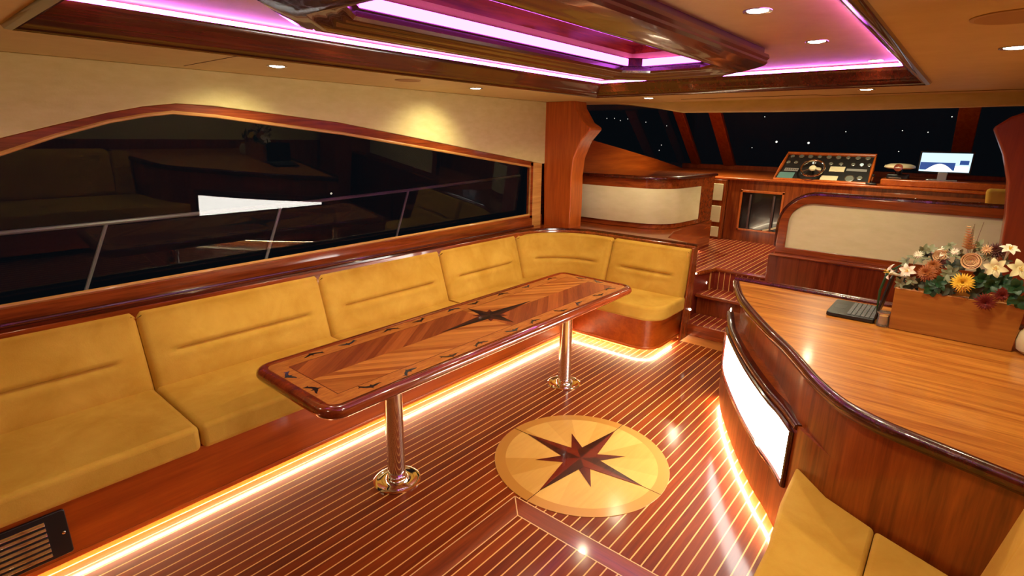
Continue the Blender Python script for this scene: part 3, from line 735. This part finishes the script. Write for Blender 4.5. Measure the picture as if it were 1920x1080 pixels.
jar = thing('glass_jar', 'little glass and metal candle jar between laptop and planter', 'jar', (-.195, 2.99, .80))
jl = (-.193, 2.985, .802)
MB().lathe([(.024, 0), (.026, .01), (.022, .045), (.027, .07), (.025, .07), (.020, .045), (.022, .012), (0, .01)], jl, 24).build('glass', plain('clear_glass', (.9, .9, .85, 1), .03, Transmission_Weight=.9), jar)
MB().lathe([(.0, .012), (.018, .012), (.018, .05), (0, .052)], jl, 20).build('candle', plain('orange_wax', lin(220, 160, 90), .5), jar)
MB().lathe([(.028, .062), (.029, .066), (.028, .07)], jl, 24, None, False).build('rim', M['steel'], jar)
va = thing('vase', 'round cream vase with gold beaded rim at the planter end', 'vase', (.325, 3.0, .80))
vl = (.328, 2.985, .802)
MB().lathe([(.03, 0), (.05, .015), (.058, .05), (.052, .09), (.035, .115), (.03, .12), (.026, .12), (.03, .11), (0, .1)], vl, 32).build('bowl', plain('glazed_cream', lin(206, 192, 150), .3), va)
g_ = MB()
for i in range(16):
    a = 2*PI*i/16; g_.lathe([(0, -.005), (.005, 0), (0, .005)], (vl[0]+.034*math.cos(a), vl[1]+.034*math.sin(a), vl[2]+.125), 6)
g_.build('beaded_rim', plain('gold', (.8, .55, .2, 1), .25, 1), va)

# ------------------------------------------------------------------ helm partition behind the bar
pt = thing('helm_partition', 'wood-framed cream panel partition behind the bar counter', 'partition', (-.3, 4.72, 0))
MB().box(-1.157, .62, 4.665, 4.80, .001, .735).build('plinth', wood('dark_plinth_veneer', lin(78, 26, 12), lin(126, 50, 24), 2, .25, .6, .7, cr=.1), pt, bevel=.004)
MB().box(-1.15, .62, 4.655, 4.82, .735, .752).build('plinth_cap', M['mahogany_x'], pt, bevel=.005)
def rc(x0, x1, z0, z1, r, n=10): return [(x1, z0), (x1, z1)]+arc((x0+r, z1-r), r, 90, 180, n)+[(x0, z0)]
fo = rc(-1.13, .3, .752, 1.235, .26); fi = rc(-1.062, .3, .802, 1.172, .17)
frm = MB()
a = [(.3, .752)]; 
N1 = len(fo)
vs = [(x, 4.735, z) for x, z in fo]+[(x, 4.735, z) for x, z in fi]+[(x, 4.79, z) for x, z in fo]+[(x, 4.79, z) for x, z in fi]
fs = []
for i in range(N1):
    j = (i+1) % N1
    if i == 0: continue
    fs += [(i, j, N1+j, N1+i), (2*N1+i, 3*N1+i, 3*N1+j, 2*N1+j), (i, 2*N1+i, 2*N1+j, j), (N1+i, N1+j, 3*N1+j, 3*N1+i)]
frm.add(vs, fs); frm.build('frame', M['mahogany_x'], pt, bevel=.004)
MB().py(fi, 4.752, 4.788).build('cream_panel', M['cream_panel'], pt)
rail = [(x, z) for x, z in rc(-1.135, .3, .80, 1.24, .265)][1:]
rm = MB().tube([(x, 4.775, z) for x, z in rail[0:1]+rail[1:]], .022, 10); rm.build('top_rail', M['dark_mahogany'], pt)
hs = thing('helm_chair', 'yellow upholstered seat back peeking above the partition', 'seat', (.2, 5.35, .55))
MB().obox((.28, 5.35, 1.10), ((1, 0, 0), (0, 1, 0), (-.12, 0, 1)), (.15, .06, .225)).build('backrest', M['suede'], hs, bevel=.03, seg=4)
MB().box(.08, .5, 5.30, 5.80, .95, 1.05).build('cushion', M['suede'], hs, bevel=.03, seg=3)
MB().box(.12, .5, 5.38, 5.75, .551, .95).build('pedestal', M['mahogany'], hs, bevel=.01)

# ------------------------------------------------------------------ cabinet behind the settee corner
cb = thing('side_cabinet', 'low curved cabinet with cream leather front behind the settee corner', 'cabinet', (-2.6, 5.0, .82))
cf = [(-3.12, 4.62), (-2.62, 4.60), (-2.40, 4.63)]+arc((-2.38, 4.95), .32, -85, -5, 8)+[(-2.03, 5.3), (-2.03, 5.68)]
poly = cf+[(-3.12, 5.68)]
MB().prism(poly, .823, 1.285).build('body', M['mahogany_x'], cb, bevel=.004)
MB().sweep([(-3.1, 4.62)]+cf[1:-1], [(.001, .875), (.001, 1.195), (.010, 1.198), (.012, 1.19), (.012, .88), (.010, .872)], closed=False).build('cream_panel', M['cream_panel'], cb)
MB().sweep(cf, [(-.05, 1.285), (-.05, 1.305), (0, 1.312), (.02, 1.308), (.03, 1.298), (.028, 1.284), (.010, 1.278)], closed=False).build('top_rail', M['dark_mahogany'], cb, ang=60)
MB().prism(poly, 1.286, 1.302).build('top', M['mahogany_y'], cb)
lg_ = thing('plinth_light', 'warm light strip at deck level under the curved ledge', 'light strip', (-1.9, 4.9, .55))
MB().tube([(-1.60, 4.30, .565), (-1.87, 4.45, .565), (-1.97, 4.8, .565), (-1.99, 5.3, .565)], .006, 6).build('light_strip', emis('warm_led_small', (1, .85, .55), 30), lg_)

# narrow cream-fronted locker
lk = thing('drawer_locker', 'narrow locker with three stacked cream drawer fronts by the console', 'cabinet', (-2.14, 6.15, .55))
MB().box(-2.30, -2.06, 6.12, 6.40, .551, 1.212).build('body', M['mahogany'], lk, bevel=.003)
for z0, z1 in ((.985, 1.17), (.742, .925), (.575, .69)):
    MB().box(-2.195, -2.082, 6.105, 6.121, z0, z1).build('drawer', M['cream_panel'], lk, bevel=.004)

# ------------------------------------------------------------------ helm console
hc = thing('helm_console', 'wide wooden helm console with dark glass-fronted cupboard', 'console', (-1, 6.8, .55))
cs = MB()
cs.box(-2.055, -1.895, 6.2, 6.9, .551, 1.215); cs.box(-1.895, -1.48, 6.2, 6.9, .551, .686); cs.box(-1.895, -1.48, 6.2, 6.9, 1.10, 1.215)
cs.box(-1.48, .9, 6.2, 6.9, .551, 1.215); cs.box(-1.9, -1.47, 6.6, 6.9, .68, 1.11)
cs.build('body', M['mahogany'], hc)
MB().box(-3.16, .95, 6.17, 7.82, 1.216, 1.242).build('top', M['cherry_y'], hc, bevel=.008)
MB().box(-1.90, -1.475, 6.21, 6.59, .687, 1.099).build('cupboard_glass_front', plain('black_glass_front', (.01, .01, .012, 1), .15, 0, .3), hc)  # black block stands for the cupboard's dark glass door
f2 = MB(); 
for a in ((-1.91, -1.89, .67, 1.12), (-1.485, -1.465, .67, 1.12), (-1.91, -1.465, 1.09, 1.115), (-1.91, -1.465, .67, .69)): f2.box(a[0], a[1], 6.185, 6.20, a[2], a[3])
f2.build('cupboard_frame', M['cherry'], hc, bevel=.003)
for x in (-1.80, -1.56): MB().tube([(x, 6.195, .70), (x+.0, 6.195, 1.07)], .012, 8).build('reflection_bar', plain('reflection_grey', (.25, .2, .22, 1), .3, .8), hc)  # reflections in the door glass, shaped as upright metal bars
MB().obox((-1.56, 6.192, .715), ((1, 0, .35), (0, 1, 0), (-.35, 0, 1)), (.075, .004, .010)).build('light_streak', M['ivory'], hc, bevel=.002)  # bright streak of light on the door, shaped as a slanted ivory bar
MB().box(-.66, .9, 6.28, 6.9, 1.242, 1.305).build('raised_top', M['cherry_y'], hc, bevel=.01)
MB().box(-.60, .3, 6.196, 6.2, 1.10, 1.18).build('drawer', M['mahogany_x'], hc, bevel=.002)
for x in (-.35, .1): MB().lathe([(.008, 0), (.012, .01), (0, .016)], (x, 6.196, 1.14), 12, (0, -1, 0)).build('knob', M['steel'], hc)

# instrument panel: sloping board with gauges and steering wheel
ip = thing('instrument_panel', 'sloping wooden-framed helm panel full of round gauges', 'instrument panel', (-1.15, 6.35, 1.24))
O = Vector((-1.6, 6.22, 1.246)); EX = Vector((.855, 0, 0)); EU = Vector((0, .25, .262))
ux, uu = EX.normalized(), EU.normalized(); nn = ux.cross(uu).normalized()
if nn.y > 0: nn = -nn
def PP(a, b, h=0):      # a 0..1 across, b 0..1 up the slope; the board narrows upward
    x0 = O + EU*b; w = EX*(a) + Vector((.03*b*(1-2*a)+.02*b, 0, 0)); return x0+w+nn*h
bd = MB(); q = [(0, 0), (1, 0), (1, 1), (0, 1)]
bd.add([PP(a, b, 0) for a, b in q]+[PP(a, b, -.06) for a, b in q], [(0, 1, 2, 3), (4, 7, 6, 5), (0, 4, 5, 1), (1, 5, 6, 2), (2, 6, 7, 3), (3, 7, 4, 0)])
bd.build('board', M['black'], ip)
fr_ = MB().tube([PP(a, b, .004) for a, b in [(0, 0), (0, .5), (0, 1), (.5, 1), (1, 1), (1, .5), (1, 0), (.5, 0)]], .018, 8, closed=True)
fr_.build('frame', M['cherry_y'], ip)
def gauge(a, b, r, face='gauge_face'):
    c = PP(a, b, .002); g = MB().lathe([(r, 0), (r, .006), (r*.86, .007), (r*.84, .004), (0, .004)], c, 20, nn).build('gauge', [M['steel']], ip)
    MB().lathe([(r*.82, .0042), (r*.82, .0052), (0, .0052)], c, 20, nn).build('dial', M[face], g)
for i in range(9): gauge(.07+i*.107, .90, .026 if i % 3 else .021, 'gauge_face')
for i, a in enumerate((.06, .15, .27, .36, .55, .66, .79, .88, .96)): gauge(a, .66, .020, 'gauge_glow' if i in (3, 7) else 'gauge_face')
gauge(.80, .16, .042, 'gauge_face'); gauge(.90, .2, .026)
def plate(a0, a1, b0, b1, mat, name):
    MB().add([PP(a0, b0, .006), PP(a1, b0, .006), PP(a1, b1, .006), PP(a0, b1, .006), PP(a0, b0, 0), PP(a1, b0, 0), PP(a1, b1, 0), PP(a0, b1, 0)], [(0, 1, 2, 3), (0, 4, 5, 1), (1, 5, 6, 2), (2, 6, 7, 3), (3, 7, 4, 0)]).build(name, mat, ip)
plate(.56, .72, .38, .56, M['ivory'], 'label_plate'); plate(.02, .2, .04, .28, plain('teal_plate', lin(90, 128, 128), .3), 'switch_plate')
plate(.06, .22, .33, .44, M['silver'], 'switch_plate'); plate(.5, .68, .04, .22, M['ivory'], 'chart_plate'); plate(.33, .47, .40, .5, M['ivory'], 'label_plate')
plate(.74, .95, .42, .5, M['silver'], 'switch_plate')
for i in range(6): MB().lathe([(.006, 0), (.006, .006), (.003, .014), (0, .014)], PP(.08+i*.025, .38, .006), 8, nn).build('switch', M['steel'], ip)
# steering wheel
wc = PP(.40, .30, .075); wh = MB(); ring = [wc+(ux*math.cos(t)+uu*math.sin(t))*.105 for t in [2*PI*i/36 for i in range(36)]]
wo = wh.tube(ring, .009, 8, closed=True).build('steering_wheel', M['chrome'], ip)
for i in range(3):
    t = PI/2+2*PI*i/3; MB().tube([wc, wc+(ux*math.cos(t)+uu*math.sin(t))*.105], .006, 6).build('spoke', M['steel'], wo)
MB().lathe([(.03, -.01), (.034, 0), (.028, .012), (0, .016)], wc, 20, nn).build('hub', M['ivory'], wo)
MB().tube([wc, wc-nn*.075], .014, 10).build('shaft', M['black'], wo)
th = thing('throttle_lever', 'dark throttle lever on the console edge beside the gauges', 'lever', (-.72, 6.24, 1.242))
MB().box(-.77, -.68, 6.20, 6.27, 1.2425, 1.265).build('housing', M['black'], th, bevel=.006)
MB().tube([(-.725, 6.235, 1.26), (-.715, 6.20, 1.33)], .007, 8).build('arm', M['steel'], th)
MB().lathe([(0, -.014), (.014, -.006), (.014, .008), (0, .015)], (-.714, 6.197, 1.335), 12).build('knob', M['black'], th)

mo = thing('monitor', 'lit white and pale blue screen standing on the helm console', 'monitor', (-.205, 6.42, 1.305))
MB().obox((-.205, 6.44, 1.468), ((1, 0, 0), (0, .12, 1), (0, 1, -.12)), (.198, .098, .008)).build('casing', M['black'], mo, bevel=.004)
def scr(x0, x1, z0, z1, mat, name, h=0):
    f_ = lambda x, z: (x, 6.431+(z-1.468)*.12-h, z)
    MB().add([f_(x0, z0), f_(x1, z0), f_(x1, z1), f_(x0, z1)], [(0, 1, 2, 3)]).build(name, mat, mo)
scr(-.39, -.022, 1.385, 1.552, M['screen_blue'], 'screen')
scr(-.388, -.13, 1.40, 1.468, M['screen_navy'], 'chart_window', .001)
ch = MB().add([(-.35+.22*i/16, 6.431-.0022+((1.388+.068*math.sin(PI*i/16))-1.468)*.12, 1.388+.068*math.sin(PI*i/16)) for i in range(17)], [tuple(range(17))]).build('chart_shape', M['screen_white'], mo)
scr(-.13, -.03, 1.388, 1.44, M['screen_white'], 'text_window', .001); scr(-.10, -.035, 1.452, 1.49, M['screen_navy'], 'picture_window', .001)
MB().box(-.24, -.17, 6.40, 6.46, 1.3055, 1.38).build('stand', M['silver'], mo, bevel=.004)
MB().box(-.32, -.09, 6.37, 6.50, 1.3052, 1.313).build('foot', M['silver'], mo, bevel=.003)
dv = thing('domed_device', 'beige domed device on a black base beside the screen', 'device', (-.53, 6.33, 1.305))  # domed device of unknown use, gives no light
MB().box(-.62, -.45, 6.29, 6.41, 1.306, 1.35).build('base', M['black'], dv, bevel=.008)
MB().lathe([(.09, 0), (.125, .012), (.12, .03), (.08, .045), (0, .05)], (-.535, 6.35, 1.40), 28).build('dome', M['ivory'], dv)
MB().tube([(-.535, 6.35, 1.35), (-.535, 6.35, 1.405)], .03, 12).build('neck', M['black'], dv)
MB().lathe([(0, 0), (.035, 0), (.035, .006), (0, .008)], (-.535, 6.235, 1.415), 16, (0, -1, .1)).build('badge', M['mahogany'], dv)
MB().box(-.60, -.50, 6.285, 6.291, 1.312, 1.322).build('trim_bar', M['steel'], dv)

# ------------------------------------------------------------------ ceiling hatch ring
hr = thing('ceiling_hatch', 'dark varnished octagonal wood surround hanging in the ceiling recess', 'ceiling panel', (-1.3, 2.05, 2.06))
HX, HY, hx, hy, chf = -1.30, 1.91, .47, 1.17, .24
def octo(d): 
    a, b, c_ = hx-d, hy-d, chf-.59*d
    return [(HX-a+c_, HY-b), (HX+a-c_, HY-b), (HX+a, HY-b+c_), (HX+a, HY+b-c_), (HX+a-c_, HY+b), (HX-a+c_, HY+b), (HX-a, HY+b-c_), (HX-a, HY-b+c_)]
hp = [(.02, 2.061), (.02, 2.035), (0, 2.033), (-.004, 2.018), (.004, 2.008), (.002, 1.998), (.010, 1.988), (.030, 1.980), (.055, 1.971), (.075, 1.969), (.085, 1.964), (.125, 1.963), (.135, 1.969), (.150, 1.970), (.165, 1.979), (.185, 1.982), (.195, 1.987), (.215, 1.99), (.225, 2.000), (.225, 2.02), (.240, 2.02), (.24, 2.061)]
vs, fs = [], []; k = len(hp)
for n_, z in hp:
    d = n_
    for p in octo(d): vs.append((p[0], p[1], z))
for i in range(k-1):
    for j in range(8): q = (j+1) % 8; fs.append((i*8+j, i*8+q, (i+1)*8+q, (i+1)*8+j))
MB().add(vs, fs).build('moulded_frame', M['dark_mahogany'], hr, ang=28)
MB().box(HX-.26, HX+.26, HY-.94, HY+.94, 2.130, 2.136).build('inner_panel', wood('hatch_panel', lin(96, 30, 8), lin(140, 54, 16), 1, .3, .3, cr=.1), hr)
MB().sweep([(HX-.241, HY-.921), (HX+.241, HY-.921), (HX+.241, HY+.921), (HX-.241, HY+.921)], [(0, 2.05), (0, 2.13), (.01, 2.13), (.01, 2.05)]).build('coaming', M['mahogany_y'], hr)
MB().sweep([(HX-.226, HY-.906), (HX+.226, HY-.906), (HX+.226, HY+.906), (HX-.226, HY+.906)], [(0, 2.022), (0, 2.056), (-.008, 2.056), (-.008, 2.022)]).build('light_strip', M['led_inner'], hr)
MB().lathe([(.045, 0), (.060, .001), (.062, .004), (.056, .007), (.047, .005), (.045, .0)], (-1.36, 2.10, 2.130), 32, (0, 0, -1)).build('ring', M['cherry'], hr)
MB().lathe([(.0, .001), (.045, .002)], (-1.36, 2.10, 2.130), 24, (0, 0, -1), False).build('ring_centre', M['mahogany'], hr)

# ------------------------------------------------------------------ downlights
def downlight(x, y, z, label, r=.034, w=1.0, group=None, aim=None):
    t = thing('downlight', label, 'light', (x, y, z), group)
    MB().lathe([(r, .0), (r*1.35, -.003), (r*1.38, -.0005), (r*1.38, .004), (r, .004)], (x, y, z), 28, None, False).build('trim_ring', M['steel'], t)
    MB().lathe([(0, -.0045), (r*.6, -.004), (r*.98, -.001), (r*.98, .003)], (x, y, z), 24).build('lens', M['bulb'], t)
    l = bpy.data.lights.new('lamp', 'SPOT'); l.energy = SPOT_W*w; l.color = WARM; l.spot_size = R(150); l.spot_blend = .7; l.shadow_soft_size = .03
    o = bpy.data.objects.new('lamp', l); C.objects.link(o); o.parent = t; o.location = (0, 0, -.012)
    if aim: o.rotation_euler = Vector(aim).to_track_quat('-Z', 'Y').to_euler(); l.spot_size = R(100); l.spot_blend = 1
    return t
zc = 1.9545
downlight(-2.62, 1.36, zc, 'recessed ceiling spotlight above the arch of the window', w=1.3, aim=(-.55, -.08, -.75))
downlight(-2.65, 2.75, zc, 'recessed ceiling spotlight nearest the pillar, above the cream wall panel', w=1.3, aim=(-.55, -.08, -.75))
downlight(.035, 2.54, zc, 'recessed ceiling spotlight at the far right edge of the picture')
downlight(-.59, 4.06, zc, 'ceiling spotlight just beyond the recess, right of the stepped seam')
downlight(-2.07, 4.12, zc, 'ceiling spotlight just beyond the far left corner of the recess')
downlight(.03, .9, zc, 'added unseen ceiling spotlight above the near settee', w=.6); downlight(-2.62, -.1, zc, 'added unseen ceiling spotlight above the near end of the long settee', w=.45)  # both out of view, added for the lighting only
downlight(-1.3, -.5, zc, 'added unseen ceiling spotlight over the near floor', w=.5)  # behind the camera, added to light the near end
zr = 2.0615
downlight(-.645, 2.02, zr, 'largest spotlight inside the ceiling recess, right of the hatch surround', w=1)
downlight(-.62, 2.77, zr, 'second spotlight inside the recess, right of the hatch surround', w=1)
downlight(-2.13, 1.42, zr, 'small spotlight in the recess left of the hatch surround, nearer one', .026, w=.7)
downlight(-2.13, 2.83, zr, 'small spotlight in the recess left of the hatch surround, farther one', .026, w=.7)
downlight(-.50, 3.57, zr, 'spotlight in the far right corner of the ceiling recess', .026, w=.7)
downlight(-2.10, 3.57, zr, 'spotlight in the far left corner of the ceiling recess', .026, w=.7)
downlight(-.645, 1.2, zr, 'added unseen spotlight inside the recess above the medallion side', w=1)  # out of view, added to balance the recess lighting
downlight(-2.3, 6.0, 2.0285, 'added unseen pilothouse spotlight over the drawer locker', w=2.6)  # out of sight behind the header, added to brighten the pilothouse
downlight(-.9, 5.6, 2.0285, 'added unseen pilothouse spotlight over the helm', w=2.8)  # also unseen, added to brighten the helm woodwork
for x, y, r, lb in ((-2.61, 2.14, .075, 'round flush speaker in the ceiling above the window'), (.02, 1.93, .10, 'large round flush speaker in the ceiling at right')):
    t = thing('ceiling_speaker', lb, 'speaker', (x, y, zc))
    MB().lathe([(r, .002), (r, -.002), (r*.93, -.004), (r*.9, -.003)], (x, y, zc), 40, None, False).build('rim', plain('speaker_rim', lin(176, 140, 92), .6), t)
    MB().lathe([(0, -.003), (r*.9, -.003)], (x, y, zc), 40, None, False).build('grille', plain('speaker_cloth', lin(168, 130, 84), .8), t)

tag(MB().box(.80, .86, 4.7, 8.0, .55, 1.30).build('wall_pilothouse_starboard', M['cherry_y']), kind='structure')
tag(MB().add([(.83, 4.7, 1.3), (.83, 7.9, 1.3), (.83, 7.9, 2.05), (.83, 4.7, 2.05)], [(0, 1, 2, 3)]).build('window_6', M['glass']), kind='structure')

# ------------------------------------------------------------------ outside: guard rail and harbour lights, some dots standing for reflected ceiling lamps
RAIL = plain('pale_rail', (.75, .75, .7, 1), .35, .2)
gr = thing('guard_rail', 'thin steel guard rail outside the arched window in the dark', 'railing', (-4.2, 2, .5))
MB().tube([(-4.2, -1.5, 1.06), (-4.2, .93, 1.076), (-4.2, 2.1, 1.09), (-4.2, 3.4, 1.125), (-4.1, 5, 1.2)], .014, 8).build('top_rail', RAIL, gr)
for y, z in ((-.5, 1.065), (.93, 1.076), (2.1, 1.09), (3.4, 1.125)):
    MB().tube([(-4.2, y, z), (-4.2, y-.22, .56)], .011, 8).build('stanchion', RAIL, gr)
tag(MB().box(-4.35, -3.2, -1.6, 6, .50, .56).build('floor_side_deck', wood('outside_deck', lin(60, 40, 24), lin(88, 60, 36), 1, .6, 0)), kind='structure')
cl = [(1138, 222), (1152, 222), (1163, 226), (1177, 223), (1211, 229), (1240, 272), (1236, 282), (1250, 236), (1434, 219), (1456, 266), (1516, 268), (1586, 247), (1692, 245), (1740, 248), (1785, 219), (1685, 284), (1410, 277), (1582, 207)]
for i, (x, y) in enumerate(cl):  # some dots are ceiling-lamp reflections in the glass, put in as distant glows
    p = at(x, y, 40); r = .028 if i not in (9, 10) else .07
    o = MB().lathe([(0, -r), (r*.7, -r*.7), (r, 0), (r*.7, r*.7), (0, r)], p, 10).build('night_light_dot', M['night_dot'])
    tag(o, 'small glowing dot beyond the windscreen at night, some standing for ceiling-light reflections', 'light', 'harbour lamps and ceiling-light reflections as glowing dots')
